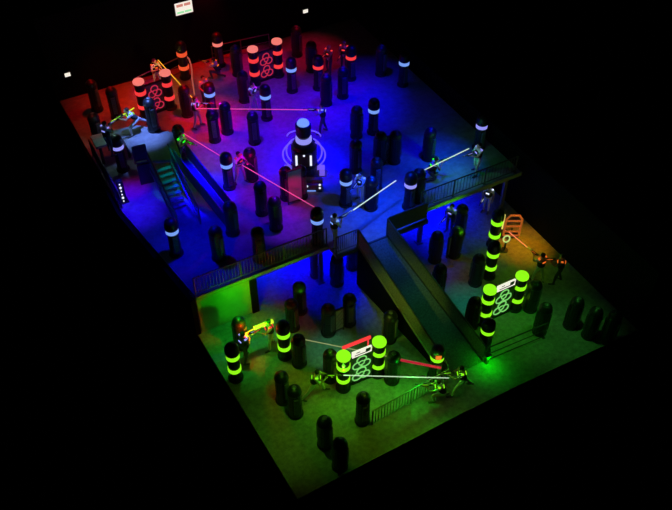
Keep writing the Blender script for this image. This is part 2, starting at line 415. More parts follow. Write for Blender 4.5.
# two-band pylons; band1 (upper) at 1.45
C2 = [
 (232, 361, 0, 'E_green', None, 'two-band green pylon with dark top, leftmost on the green floor'),
 (283, 338.5, 0, 'E_green', None, 'two-band green pylon with red-lit dark top beside the yellow blast'),
 (343.5, 371, 0, 'E_green', 'E_green', 'green-capped pylon at the left of the front banner'),
 (379, 356.5, 0, 'E_green', 'E_green', 'green-capped pylon at the right of the front banner'),
 (489, 304, 0, 'E_green', 'E_green', 'green-capped pylon at the left of the right-hand banner'),
 (521, 290, 0, 'E_green', 'E_green', 'green-capped pylon at the right of the right-hand banner'),
 (494, 257.5, 0, 'E_green', None, 'two-band green pylon with dark top on the left of the orange floor'),
 (498, 225.5, 0, 'E_green', None, 'two-band green pylon with dark top, furthest on the orange floor'),
 (139.5, 95, H, 'E_red', 'E_cap_red', 'red-capped pylon at the left of the red banner with the player behind'),
 (166, 86, H, 'E_red', 'E_cap_red', 'red-capped pylon at the right of the red banner with the player behind'),
 (253, 62, H, 'E_red', 'E_cap_red', 'red-capped pylon at the left of the furthest banner'),
 (277, 54, H, 'E_red', 'E_cap_red', 'red-capped pylon at the right of the furthest banner'),
 (181, 56, H, 'E_orange', None, 'two-band orange-red pylon inside the curved light at the back'),
]
CP = {}
for x, y, z, b, c, l in C2:
    p = atBand(x, y, z, 1.45); CP[(x, y)] = p; pylonC(p, l, b, c)
# ------------------------------------------------------------------ banners between the capped pylons
def banner(a, b, ink, label, sign=None, group='banners between capped pylons', h=1.55):
    a = Vector(a); b = Vector(b); d = b-a; L = d.length-.46; mid = (a+b)/2
    t = thing('banner', mid, label, 'banner', math.atan2(d.y, d.x), group)
    put('sheet', mk(lambda bm: box(bm, (0, 0, h/2+.12), (L, .05, h)), M['banner']), t)
    put('frame', mk(lambda bm: (box(bm, (0, 0, .06), (L+.1, .12, .12)), box(bm, (0, 0, h+.14), (L+.1, .09, .06)),
                                box(bm, (-L/2, 0, h/2), (.06, .09, h)), box(bm, (L/2, 0, h/2), (.06, .09, h))), M['rubber']), t)
    def ink_f(bm):
        # two stacked emblems: a ring with three open rings around it
        for cz in (h*.32, h*.78):
            rr = min(.27, L*.26)
            for k in range(3):
                an = math.pi/2+k*2*math.pi/3
                c = (rr*.75*math.cos(an), rr*.75*math.sin(an))
                pts = [(c[0]+rr*.75*math.cos(an+q), -.04, cz+c[1]+rr*.75*math.sin(an+q)) for q in [(-2.4+4.8*i/10) for i in range(11)]]
                path(bm, pts, .028, 5)
            pts = [(rr*.45*math.cos(q*math.pi/6), -.045, cz+rr*.45*math.sin(q*math.pi/6)) for q in range(13)]
            path(bm, pts, .022, 5)
    put('emblem', mk(ink_f, M[ink]), t)
    if sign:
        s = put('sign_board', mk(lambda bm: box(bm, (0, -.02, h+.33), (L*.78, .07, .32)), M['E_sign']), t)
        # dark wedge mark on the white board
        def mark(bm):
            box(bm, (L*.24, -.062, h+.38), (.2, .015, .16)); box(bm, (0, -.062, h+.28), (L*.6, .015, .035)); box(bm, (-L*.16, -.062, h+.42), (.16, .015, .03))
        put('marking', mk(mark, M['gun']), s)
    return t
banner(CP[(343.5, 371)], CP[(379, 356.5)], 'E_g2', 'front banner with green ring emblems and white sign between capped pylons', True)
banner(CP[(489, 304)], CP[(521, 290)], 'E_g2', 'right-hand banner with green ring emblems and white sign, beyond the ramp', True)
banner(CP[(139.5, 95)], CP[(166, 86)], 'E_r2', 'banner with red ring emblems below the yellow-lit player')
banner(CP[(253, 62)], CP[(277, 54)], 'E_r2', 'furthest banner with red ring emblems at the back of the arena')
# red strip behind the front sign
aa, bb = CP[(343.5, 371)], CP[(379, 356.5)]
dd = (bb-aa).normalized(); nn = Vector((-dd.y, dd.x, 0))
pr = tag(put('red_strip_light', mk(lambda bm: (box(bm, (0, 0, 1.95), (1.2, .06, .16)), tube(bm, (-.5, 0, 0), (-.5, 0, 1.9), .03), tube(bm, (.5, 0, 0), (.5, 0, 1.9), .03)), M['E_red']), None, (aa+bb)/2+nn*.4, math.atan2(dd.y, dd.x)), 'red glowing strip light on legs just behind the front white sign', 'light')
# small panel under the deck, netted panel and red banner on the deck
def small_panel(a, b, label, m, h=1.2, grid=True, name='panel_screen'):
    a = Vector(a); b = Vector(b); d = b-a; L = d.length; mid = (a+b)/2
    t = thing(name, mid, label, 'panel', math.atan2(d.y, d.x))
    put('sheet', mk(lambda bm: box(bm, (0, 0, h/2+.15), (L-.1, .04, h)), m), t)
    put('frame', mk(lambda bm: (box(bm, (0, 0, h+.17), (L, .07, .05)), box(bm, (0, 0, .13), (L, .07, .05)),
                                box(bm, (-L/2+.03, 0, h/2+.07), (.05, .07, h+.14)), box(bm, (L/2-.03, 0, h/2+.07), (.05, .07, h+.14))), M['dsteel']), t)
    if grid:
        put('lattice', mk(lambda bm: [tube(bm, (-L/2+.05, -.03, .2+h*k/5), (L/2-.05, -.03, .2+h*((k+1.5) % 5)/5), .018, n=5) for k in range(5)], M['fascia']), t)
    return t
pa = Vector((*P(334.5, 325, 0.5).xy, 0)); pb = Vector((*P(344, 321, .5).xy, 0))
small_panel(pa, pb, 'small pale latticed panel between two black pylons under the deck', M['wall'])
pa = Vector((*P(384, 163, H).xy, H)); pb = Vector((*P(394, 159, H).xy, H))
small_panel(pa, pb, 'narrow latticed panel between two black pylons on the blue deck', M['panel'], 1.3)
pa = Vector((*P(288, 205, H).xy, H)); pb = Vector((*P(303, 200, H).xy, H))
small_panel(pa, pb, 'upright banner lit red and purple beside the central totem', M['wall'], 1.7, False, 'red_banner')
pa = Vector((*P(446, 258, 0).xy, 0)); pb = Vector((*P(455, 252, 0).xy, 0))
small_panel(pa, pb, 'pale latticed panel in the pylon group under the deck, right of the ramp', M['wall'], 1.1)
pa = Vector((*P(321, 255, .8).xy, 0)); pb = Vector((*P(330, 252, .8).xy, 0))
# ------------------------------------------------------------------ central totem
c = P(303, 122, H+2.75); c.z = H
tt = thing('central_totem', c, 'tall totem with white-blue lit cap, neck ring and curved tubes in the centre', 'totem', -PH)
put('plinth', mk(lambda bm: lathe(bm, [(.75, 0), (.75, .1), (.62, .16), (.6, .5), (.5, .58)]), M['dsteel']), tt)
put('torso', mk(lambda bm: lathe(bm, [(.5, .5), (.58, .6), (.58, 1.45), (.5, 1.6), (.3, 1.72)], 24), M['rubber']), tt)
put('chest_panel', mk(lambda bm: box(bm, (0, -.56, 1.1), (.75, .12, .7)), M['gun']), tt)
for s in (-1, 1):
    put('light_bar', mk(lambda bm: box(bm, (s*.32, -.64, 1.12), (.09, .05, .55)), M['E_white']), tt, label='white glowing bar')
put('indicator', mk(lambda bm: ball(bm, (.02, -.63, 1.38), (.05, .04, .05)), M['E_white']), tt, label='white indicator lamp')
put('neck_ring', mk(lambda bm: lathe(bm, [(.3, 1.72), (.36, 1.76), (.36, 1.94), (.3, 1.98)]), M['E_violet']), tt, label='violet-white glowing ring')
put('neck', mk(lambda bm: lathe(bm, [(.27, 1.98), (.33, 2.1), (.35, 2.5), (.35, 2.62), (.31, 2.66)]), M['rubber']), tt)
put('light_cap', mk(lambda bm: lathe(bm, [(.27, 2.66)]+dome(.27, 2.67, .2)), M['E_blue'], True), tt, label='blue-white glowing cap')
for s in (-1, 1):
    for j, (rad, z0) in enumerate(((.95, 1.0), (.8, 1.0))):
        pts = [(s*rad*math.sin(math.pi*(.18+.64*i/12)), -.15+.25*j, 1.05+.85*math.cos(math.pi*(.18+.64*i/12))) for i in range(13)]
        put('curved_tube', mk(lambda bm: path(bm, pts, .035), M['tube']), tt)
    put('foot', mk(lambda bm: (tube(bm, (s*.5, -.1, .2), (s*.85, -.2, .42), .09), box(bm, (s*.8, -.2, .2), (.24, .3, .4))), M['tube']), tt)
put('shoulder_hoop', mk(lambda bm: path(bm, [(.75*math.cos(math.pi*i/12), .3, 1.75+.35*math.sin(math.pi*i/12)) for i in range(13)], .03), M['tube']), tt)
cl = P(314, 184, H+.3); cl.z = H
cs = thing('control_console', cl, 'low blue-lit console with small white lamps right of the totem foot', 'console', -PH)
put('body', mk(lambda bm: (box(bm, (0, 0, .2), (.75, .4, .4)), box(bm, (0, .1, .46), (.7, .2, .14))), M['panel']), cs)
for x_, z_ in ((-.3, .34), (.26, .42), (.26, .24)):
    put('lamp', mk(lambda bm: ball(bm, (x_, -.2, z_), (.05, .05, .05)), M['E_white']), cs)
put('light_strip', mk(lambda bm: box(bm, (-.12, -.21, .08), (.4, .03, .05), 0), M['E_blue']), cs)
# light-dotted post at the platform corner
cpst = Vector((*P(120, 186, H+.9).xy, H))
dp = thing('dotted_light_post', cpst, 'dark slanting post with white lamp dots at the platform front corner', 'light post')
put('post', mk(lambda bm: (box(bm, (0, 0, .6), (.26, .2, 1.2)), box(bm, (0, 0, .03), (.4, .34, .06))), M['rubber']), dp)
for k in range(6):
    put('lamp', mk(lambda bm: ball(bm, (-.02, -.11, .12+k*.19), (.055 if k in (1, 4) else .035,)*3), M['E_white']), dp)
# corner lamp on the ramp end
gl = thing('corner_lamp', (14.38, 13.9, 0), 'small green lamp post at the bottom right corner of the ramp', 'lamp')
put('post', mk(lambda bm: (tube(bm, (0, 0, 0), (0, 0, .5), .05), box(bm, (0, 0, .55), (.22, .22, .1))), M['dsteel']), gl)
put('lens', mk(lambda bm: lathe(bm, [(.08, .42), (.08, .49)], 12), M['E_g3']), gl)
# orange rung frame on the orange floor
rf = thing('rung_frame', Vector((*P(513, 226, .7).xy, 0)), 'tilted orange outline frame with three rungs on the orange floor', 'frame', -PH)
def rung(bm):
    w2, hh = .36, 1.35
    pts = [(-w2, 0, .1), (-w2, 0, hh-.25), (-w2*.55, 0, hh), (w2*.55, 0, hh), (w2, 0, hh-.25), (w2, 0, .1), (-w2, 0, .1)]
    path(bm, pts, .05)
put('outline', mk(rung, M['E_signo']), rf)
for k in range(3): put('rung', mk(lambda bm: tube(bm, (-.36, 0, .35+k*.33), (.36, 0, .35+k*.33), .045), M['E_signo']), rf)
put('stand', mk(lambda bm: (box(bm, (0, .1, .04), (.6, .4, .08)), tube(bm, (0, .15, 0), (0, .05, .5), .04)), M['dsteel']), rf)
rg = thing('ring_target', Vector((*P(506, 241, .6).xy, 0)), 'small pale oval ring target on a stand beside the orange frame', 'target', -PH)
put('ring', mk(lambda bm: path(bm, [(.14*math.cos(i*math.pi/7), -.02, .75+.2*math.sin(i*math.pi/7)) for i in range(15)], .035), M['E_ring'] if 'E_ring' in M else emit('ring_glow', (.6, .8, .25), .8)), rg)
put('stand', mk(lambda bm: (tube(bm, (0, 0, 0), (0, 0, .57), .035), lathe(bm, [(.18, 0), (.18, .04)], 14)), M['dsteel']), rg)
lp = thing('lamp_stick', Vector((*P(503, 222, .9).xy, 0)), 'short upright pale yellow glowing stick beside the furthest two-band pylon', 'light', -PH)
put('stick', mk(lambda bm: tube(bm, (0, 0, .5), (0, 0, 1.35), .06), emit('stick_glow', (.9, .75, .15), .9)), lp)
put('stand', mk(lambda bm: (tube(bm, (0, 0, 0), (0, 0, .5), .035), lathe(bm, [(.16, 0), (.16, .04)], 14)), M['dsteel']), lp)
# curved light in the red zone
cvb = CP[(181, 56)]
pp = [P(186+x_, y_, H+1.0)-cvb for x_, y_ in ((-1, 55), (3, 59), (5, 65), (6, 71), (6, 78))]
cv = tag(put('curved_light_tube', mk(lambda bm: (path(bm, pp, .04), tube(bm, (pp[-1].x, pp[-1].y, 0), pp[-1], .04), tube(bm, (pp[0].x, pp[0].y, 0), pp[0], .03)), emit('curve_glow', (.6, .12, .08), .6)), None, cvb), 'thin curved orange light tube arching beside the back two-band pylon', 'light')
# ------------------------------------------------------------------ signs on the back wall
def PYw(px, py, Y):
    u = (px-336)/F; v = (py-255)/F
    dz = -(math.sin(EL)+v*math.cos(EL)); dh = math.cos(EL)-v*math.sin(EL)
    dx = fx*dh+fy*u; dy = fy*dh-fx*u; t = Y/dy
    return Vector((dx*t, Y, CH+dz*t))
sc_ = PYw(183.5, 7.5, YB-.06)
sg = thing('wall_sign', sc_, 'large illuminated white sign with red and green rows high on the back wall', 'sign')
put('face', mk(lambda bm: box(bm, (0, 0, 0), (.92, .08, .66)), M['E_sign']), sg)
put('frame', mk(lambda bm: (box(bm, (0, 0, .345), (.98, .1, .03)), box(bm, (0, 0, -.345), (.98, .1, .03)), box(bm, (-.475, 0, 0), (.03, .1, .7)), box(bm, (.475, 0, 0), (.03, .1, .7))), M['panel']), sg)
put('red_row', mk(lambda bm: (box(bm, (-.2, -.045, .17), (.34, .02, .14)), box(bm, (.2, -.045, .17), (.34, .02, .14))), M['E_signr']), sg)
put('green_row', mk(lambda bm: (box(bm, (-.2, -.045, -.2), (.36, .02, .1)), box(bm, (.2, -.045, -.2), (.36, .02, .1))), M['E_signg']), sg)
for (px, py), l in (((67.5, 74.5), 'small white illuminated wall sign at the far left in the dark'), ((305.5, 11), 'small white illuminated wall sign above the back right of the arena')):
    s = thing('exit_light', PYw(px, py, YB-.05), l, 'sign', 0, 'small lit signs on the back wall')
    put('face', mk(lambda bm: box(bm, (0, 0, 0), (.27, .06, .2)), M['E_sign']), s)
    put('frame', mk(lambda bm: (box(bm, (0, .01, .12), (.32, .07, .03)), box(bm, (0, .01, -.12), (.32, .07, .03))), M['panel']), s)
# ------------------------------------------------------------------ people
def build_body(J):
    caps = []   # a, b, ra, rb, material index  (0 skin 1 shirt 2 trousers 3 shoe)
    def C(a, b, ra, rb, m): caps.append((Vector(a), Vector(b), ra, rb, m))
    pel, che, nek, hed = map(Vector, (J['pelvis'], J['chest'], J['neck'], J['head']))
    C(pel+Vector((-.07, 0, 0)), pel+Vector((.07, 0, 0)), .115, .115, 2)
    C(pel, (pel+che)/2, .125, .115, 1); C((pel+che)/2, che, .115, .135, 1)
    sl_, sr = Vector(J['shL']), Vector(J['shR'])
    C((pel+che)/2+Vector((-.04, 0, 0)), che+(sl_-che)*.5, .10, .10, 1); C((pel+che)/2+Vector((.04, 0, 0)), che+(sr-che)*.5, .10, .10, 1)
    C(sl_, sr, .07, .07, 1); C(che, nek, .11, .06, 1); C(nek-Vector((0, 0, .02)), hed-Vector((0, 0, .04)), .055, .052, 0)
    C(hed+Vector((0, -.015, .02)), hed+Vector((0, .01, .03)), .092, .09, 0)
    C(hed+Vector((0, .03, -.03)), hed+Vector((0, .055, -.085)), .07, .035, 0)       # jaw and chin
    C(hed+Vector((0, .095, .02)), hed+Vector((0, .122, -.015)), .010, .015, 0)       # nose
    C(hed+Vector((-.025, .098, -.055)), hed+Vector((.025, .098, -.055)), .010, .010, 0)  # mouth
    C(hed+Vector((-.03, .085, .04)), hed+Vector((.03, .085, .04)), .018, .018, 0)      # brow
    for s in (-1, 1): C(hed+Vector((s*.09, -.01, .02)), hed+Vector((s*.095, -.015, -.02)), .016, .012, 0)
    for sd_ in 'LR':
        sh, el, ha = (Vector(J[k+sd_]) for k in ('sh', 'el', 'ha'))
        s = -1 if sd_ == 'L' else 1
        C(sh, sh+(el-sh)*.5, .066, .056, 1); C(sh+(el-sh)*.5, el, .05, .043, 0); C(el, ha, .043, .028, 0)
        f = (ha-el).normalized(); n = Vector((-s, 0, -.4)); n = (n-f*n.dot(f)).normalized(); t = f.cross(n).normalized()
        C(ha, ha+f*.075, .027, .03, 0)
        C(ha+f*.03+t*.014, ha+f*.075+t*.02, .022, .02, 0); C(ha+f*.03-t*.014, ha+f*.075-t*.02, .022, .02, 0)
        for k, (o, ln) in enumerate(((-.036, .8), (-.012, 1), (.012, .95), (.036, .72))):
            p = ha+f*.085+t*o; q = p+(f*.8+n*.5).normalized()*.04*ln; r = q+(f*.15+n).normalized()*.03*ln; e = r+(n*.5-f*.8).normalized()*.02*ln
            C(p, q, .0105, .010, 0); C(q, r, .010, .0095, 0); C(r, e, .0095, .0085, 0)
        th = t if t.z > 0 else -t
        p = ha+f*.025+th*.03; q = p+(f*.6+th*.7+n*.3).normalized()*.04; C(p, q, .014, .012, 0); C(q, q+(f*.8+n*.6).normalized()*.03, .012, .010, 0)
        hi, kn, an, to = (Vector(J[k+sd_]) for k in ('hi', 'kn', 'an', 'to'))
        C(hi, hi+(kn-hi)*.5, .098, .078, 2); C(hi+(kn-hi)*.5, kn, .078, .06, 2); C(kn, kn+(an-kn)*.35, .06, .058, 2); C(kn+(an-kn)*.35, an, .058, .042, 2)
        C(an+Vector((0, 0, -.02)), to, .045, .038, 3); C(an+(an-to)*.2-Vector((0, 0, .03)), an-Vector((0, 0, .03)), .038, .042, 3)
    def f_(bm):
        for a, b, ra, rb, m in caps:
            for p, r in ((a, ra), (b, rb)):
                bmesh.ops.create_icosphere(bm, subdivisions=2, radius=r, matrix=Matrix.Translation(p))
            if (b-a).length > 1e-4: tube(bm, a, b, ra, rb, 14)
    me = mk(f_, M['skin'])
    o = bpy.data.objects.new('tmp', me); COL.objects.link(o)
    md = o.modifiers.new('r', 'REMESH'); md.mode = 'VOXEL'; md.voxel_size = .0105; md.use_smooth_shade = True
    m2 = o.modifiers.new('s', 'SMOOTH'); m2.factor = .4; m2.iterations = 2
    dg = bpy.context.evaluated_depsgraph_get(); dg.update()
    res = bpy.data.meshes.new_from_object(o.evaluated_get(dg)); bpy.data.objects.remove(o)
    res.materials.clear()
    for k in ('skin', 'shirt', 'trousers', 'shoe'): res.materials.append(M[k])
    n = len(res.polygons); cc = np.empty(n*3); res.polygons.foreach_get('center', cc); cc = cc.reshape(n, 3)
    best = np.full(n, 9.); idx = np.zeros(n, int)
    for a, b, ra, rb, m in caps:
        A = np.array(a); D = np.array(b-a); t = np.clip(((cc-A)@D)/max(D@D, 1e-9), 0, 1)
        d = np.abs(np.linalg.norm(cc-A-t[:, None]*D, axis=1)-(ra+(rb-ra)*t)) if False else np.linalg.norm(cc-A-t[:, None]*D, axis=1)-(ra+(rb-ra)*t)
        k = d < best; best[k] = d[k]; idx[k] = m
    res.polygons.foreach_set('material_index', idx.astype(np.int32)); res.polygons.foreach_set('use_smooth', [True]*n)
    return res
base = dict(pelvis=(0, 0, .95), chest=(0, .03, 1.3), neck=(0, .04, 1.48), head=(0, .06, 1.62), shL=(-.18, .03, 1.40), shR=(.18, .03, 1.40),
            elL=(-.22, .28, 1.2), elR=(.26, .12, 1.16), haL=(-.05, .50, 1.30), haR=(.07, .34, 1.28),
            hiL=(-.1, 0, .92), hiR=(.1, 0, .92), knL=(-.15, .12, .5), knR=(.17, -.02, .5), anL=(-.17, .14, .09), anR=(.2, -.16, .09), toL=(-.19, .32, .04), toR=(.27, .0, .04))
def mod(**k): d = dict(base); d.update(k); return d
POSES = dict(
    aim=base,
    lunge=mod(pelvis=(0, -.08, .74), chest=(0, .16, 1.04), neck=(0, .24, 1.2), head=(0, .3, 1.32), shL=(-.18, .2, 1.13), shR=(.18, .2, 1.13),
              elL=(-.2, .46, .98), elR=(.27, .3, .9), haL=(-.04, .70, 1.08), haR=(.07, .52, 1.05), hiL=(-.1, -.06, .72), hiR=(.1, -.1, .72),
              knL=(-.16, .36, .5), knR=(.2, -.38, .42), anL=(-.18, .34, .09), anR=(.26, -.75, .12), toL=(-.19, .54, .04), toR=(.28, -.58, .04)),
    stride=mod(pelvis=(0, -.04, .84), chest=(0, .06, 1.17), neck=(0, .1, 1.35), head=(0, .14, 1.48), shL=(-.18, .08, 1.27), shR=(.18, .08, 1.27),
              elL=(-.22, .34, 1.1), elR=(.26, .2, 1.03), haL=(-.05, .58, 1.2), haR=(.07, .42, 1.18), hiL=(-.1, -.03, .81), hiR=(.1, -.05, .81),
              knL=(-.2, .26, .48), knR=(.2, -.26, .44), anL=(-.24, .36, .09), anR=(.26, -.5, .1), toL=(-.26, .56, .04), toR=(.3, -.32, .04)),
    crouch=mod(pelvis=(0, -.1, .45), chest=(0, .08, .76), neck=(0, .14, .93), head=(0, .18, 1.06), shL=(-.18, .12, .86), shR=(.18, .12, .86),
               elL=(-.22, .38, .72), elR=(.26, .24, .62), haL=(-.05, .62, .82), haR=(.07, .44, .8), hiL=(-.1, -.08, .42), hiR=(.1, -.1, .42),
               knL=(-.2, .32, .46), knR=(.18, .12, .1), anL=(-.2, .24, .09), anR=(.2, -.32, .1), toL=(-.22, .44, .04), toR=(.2, -.28, .045)),
    stand=mod(elL=(-.26, -.02, 1.12), haL=(-.27, .1, .88), elR=(.26, .05, 1.14), haR=(.16, .3, 1.02), knL=(-.11, .02, .5), knR=(.11, .02, .5), anL=(-.12, -.02, .09), anR=(.12, -.02, .09), toL=(-.14, .16, .04), toR=(.16, .16, .04)))
GUNPOS = {}
def shell(J):
    pel, che, nek = map(Vector, (J['pelvis'], J['chest'], J['neck']))
    def vest(bm):
        ax = (che-pel).normalized(); q = ax.to_track_quat('Z', 'Y').to_matrix().to_4x4()
        lo = pel+(che-pel)*.25; hi_ = che+(nek-che)*.45
        ctr = (lo+hi_)/2; Lh = (hi_-lo).length
        m0 = Matrix.Translation(lo) @ Matrix(((1, 0, 0, 0), (0, 1, 0, 0), (0, 0, 1, 0), (0, 0, 0, 1)))
        rings = []
        for k in range(6):
            f = k/5; p = lo+(hi_-lo)*f; wx = .175+.03*math.sin(f*3.1)-(.05 if k == 5 else 0); wy = .155-(.04 if k == 5 else 0)
            rings.append([bm.verts.new(p+Vector((wx*math.cos(i*math.pi/8), wy*math.sin(i*math.pi/8), 0))) for i in range(16)])
        for A, B in zip(rings, rings[1:]):
            for i in range(16): bm.faces.new((A[i], A[(i+1) % 16], B[(i+1) % 16], B[i]))
        bm.faces.new(rings[0][::-1]); bm.faces.new(rings[-1])
    spots_ = [(che+Vector((0, .165, 0)), (.16, .03, .06)), (che+Vector((0, -.155, .02)), (.16, .03, .06)),
              (Vector(J['shL'])+Vector((0, 0, .075)), (.07, .1, .03)), (Vector(J['shR'])+Vector((0, 0, .075)), (.07, .1, .03))]
    lights = [mk(lambda bm: box(bm, c, d), M['E_blue']) for c, d in spots_]
    def hair(bm):
        h = Vector(J['head']); ball(bm, h+Vector((0, -.022, .045)), (.103, .108, .088), 16, 10)
        ball(bm, h+Vector((0, -.06, -.01)), (.085, .06, .085), 12, 8)
    def eyes(bm):
        h = Vector(J['head'])
        for s in (-1, 1): ball(bm, h+Vector((s*.033, .092, .02)), (.014, .010, .009), 8, 6)
    return [mk(vest, M['vest'], True), lights, mk(hair, M['hair'], True), mk(eyes, M['eye'])]
PM = {k: (build_body(J), *shell(J), J) for k, J in POSES.items()}
gun_m = dict(body=mk(lambda bm: (box(bm, (0, .1, .0), (.06, .42, .09)), box(bm, (0, -.12, -.01), (.045, .16, .12))), M['gun']),
             barrel=mk(lambda bm: (tube(bm, (0, .3, .01), (0, .52, .01), .022), tube(bm, (0, .5, .01), (0, .54, .01), .034)), M['gun']),
             grip=mk(lambda bm: (box(bm, (0, .0, -.08), (.035, .06, .12)), box(bm, (0, .2, -.07), (.035, .05, .08))), M['gun']),
             light=mk(lambda bm: (box(bm, (.032, .1, .02), (.01, .3, .02)), box(bm, (-.032, .1, .02), (.01, .3, .02))), M['E_g2']))
MUZ = {}
def person(key, loc, aim, pose, label, glow='E_green', shirt='shirt', trousers='palecloth', hair='hair', gun=True, scale=1.0):
    """aim: a point of the arena the player turns towards"""
    loc = Vector(loc); d = Vector(aim)-loc; rz = math.atan2(-d.x, d.y)
    t = thing('person', loc, label, 'person', rz)
    t.scale = (scale,)*3
    me, ve, li, ha, ey, J = PM[pose]
    b = put('body', me, t)
    for i, m in ((1, shirt), (2, trousers)):
        b.material_slots[i].link = 'OBJECT'; b.material_slots[i].material = M[m]
    v = put('vest', ve, t); [put('vest_light', x_, v, m=M[glow]) for x_ in li]
    put('hair' if hair == 'hair' else 'helmet', ha, t, m=M[hair], label=None if hair == 'hair' else 'white helmet'); put('eyes', ey, t)
    if gun:
        rot = Matrix.Rotation(rz, 3, 'Z')
        if pose == 'stand': gp = Vector(J['haR'])+Vector((-.02, .1, .03)); 
        else: gp = (Vector(J['haR'])+Vector(J['haL']))/2+Vector((-.03, .04, .09))
        gw = loc+rot@(gp*scale)
        g = thing('blaster', gw, 'blaster held by the person '+' '.join(label.split('person ', 1)[1].split()[:11]), 'blaster', rz, 'laser blasters')
        g.scale = (scale*.85,)*3
        tilt = 0
        if pose != 'stand':
            tilt = math.atan2(aim[2]-gw.z, (Vector(aim)-gw).xy.length)
            tilt = max(-.3, min(.3, tilt))
        g.rotation_euler = (tilt, 0, rz)
        put('body', gun_m['body'], g); put('barrel', gun_m['barrel'], g); put('grip', gun_m['grip'], g); put('light_strip', gun_m['light'], g, m=M[glow])
        MUZ[key] = gw+(rot@Matrix.Rotation(tilt, 3, 'X'))@Vector((0, .55*scale, .01))
    return t
def foot(px, py, z): return P(px, py, z)
def hand_at(px, py, z, hz): p = P(px, py, z+hz); return Vector((p.x, p.y, z))
k_ = lambda px, py, z: P(px, py, z)
person('p1', P(315, 395, 0), k_(450, 378, 1.1), 'stride', 'person lunging to the right on the green floor, left end of the low white beam', 'E_green')
person('p2', P(460, 391, 0), k_(320, 381, 1.1), 'stride', 'person lunging to the left at the foot of the ramp', 'E_green', 'shirt', 'palecloth')
person('p2b', P(440, 398, 0), k_(320, 381, 1.0), 'crouch', 'person crouching in a pale top behind the free-standing rail', 'E_green', 'white', 'palecloth')
person('p3', hand_at(270, 330, 0, 1.1), k_(243, 338, 1.2), 'aim', 'person lit red, firing the thick yellow blast beside the two-band pylon', 'E_red', 'shirt')
person('p4', hand_at(243, 345, 0, 1.0), k_(262, 330, 1.1), 'aim', 'person in shadow between the green wall and the leftmost two-band pylon', 'E_violet', 'trousers', 'trousers')
person('p5', hand_at(541, 266, 0, 1.0), k_(508, 233, 1.0), 'aim', 'person in a green top firing up-left across the orange floor', 'E_lens', 'shirt', 'palecloth')
person('p6', hand_at(561, 267, 0, 1.0), k_(520, 260, 1.0), 'aim', 'person lit dim brown at the right edge of the orange floor', 'E_lens', 'trousers', 'trousers')
person('p7', hand_at(334, 224, H, 1.2), k_(470, 150, H+1.3), 'aim', 'person in pale top at the deck corner firing the long white beam', 'E_blue', 'white', 'palecloth')
person('p8', hand_at(478, 158, H, .9), k_(334, 214, H+1.2), 'aim', 'person alone at the right of the blue deck firing the long white beam', 'E_violet', 'shirt', 'palecloth')
person('p9', hand_at(361, 183, H, 1.1), k_(346, 200, H+1), 'aim', 'person in pale blue light next to a blue-white banded pylon', 'E_blue', 'white', 'white')
person('p10', hand_at(134, 116, PZ, .9), k_(112, 122, PZ+1), 'lunge', 'person lunging on the raised corner platform firing left', 'E_green', 'white', 'palecloth')
person('p11', hand_at(155, 68, H, 1.2), k_(193, 98, H+1.2), 'aim', 'person with yellow-lit head behind the near red banner', 'E_lens', 'shirt', 'palecloth')
person('p12', hand_at(181, 142, H, 1.2), k_(240, 166, H+1.2), 'aim', 'person with green glowing vest at the head of the narrow walkway', 'E_g3', 'shirt', 'trousers')
person('p13', hand_at(323, 116, H, 1.0), k_(200, 108, H+1.2), 'aim', 'person at the right end of the pink beam above the totem', 'E_violet', 'shirt', 'trousers')
person('p14', hand_at(195, 108, H, 1.1), k_(320, 110, H+1.2), 'aim', 'person lit purple at the left end of the pink beam', 'E_violet', 'white', 'white')
person('p15', hand_at(238.5, 163, H, 1.1), k_(317, 205, H+1), 'aim', 'person lit bright pink between two pylons in mid deck', 'E_r2', 'white', 'palecloth')
person('p16', hand_at(252, 95, H, 1.0), k_(300, 105, H+1), 'aim', 'person lit magenta just left of the red-bodied pylon above the pink beam', 'E_violet', 'white', 'white')
person('p17', hand_at(329, 54, H, 1.2), k_(300, 80, H+1), 'aim', 'person in a white helmet at the back, left of the helmeted two', 'E_red', 'shirt', 'trousers', 'white')
person('p18', hand_at(344, 50, H, 1.2), k_(330, 85, H+1), 'stand', 'person in a white helmet at the back, right of the helmeted two', 'E_red', 'shirt', 'trousers', 'white')
person('p19', hand_at(488, 196, 0, 1.0), k_(470, 230, 1), 'stand', 'person in pale light under the deck edge at the far right', 'E_white', 'white', 'palecloth')
person('p20', hand_at(451, 216, 0, 1.0), k_(430, 240, 1), 'stand', 'person in shadow between two black pylons right of the ramp', 'E_violet', 'shirt', 'trousers')
person('p21', hand_at(106, 134, PZ, 1.1), k_(135, 110, PZ+1), 'aim', 'person lit blue at the left end of the raised platform', 'E_violet', 'shirt', 'trousers')
person('p22', hand_at(433, 161, H, 1.0), k_(477, 150, H+1), 'crouch', 'person crouching with a green glow where the white beam crosses', 'E_g3', 'shirt', 'trousers')
person('p23', hand_at(217, 68, H, .6), k_(195, 60, H+.8), 'crouch', 'person crouching alone in the middle of the red floor', 'E_lens', 'shirt', 'trousers')
person('p24', hand_at(204, 90, H, .9), k_(217, 100, H+1), 'stand', 'person lit orange left of the pylon at the start of the pink beam', 'E_orange', 'shirt', 'trousers', gun=False)
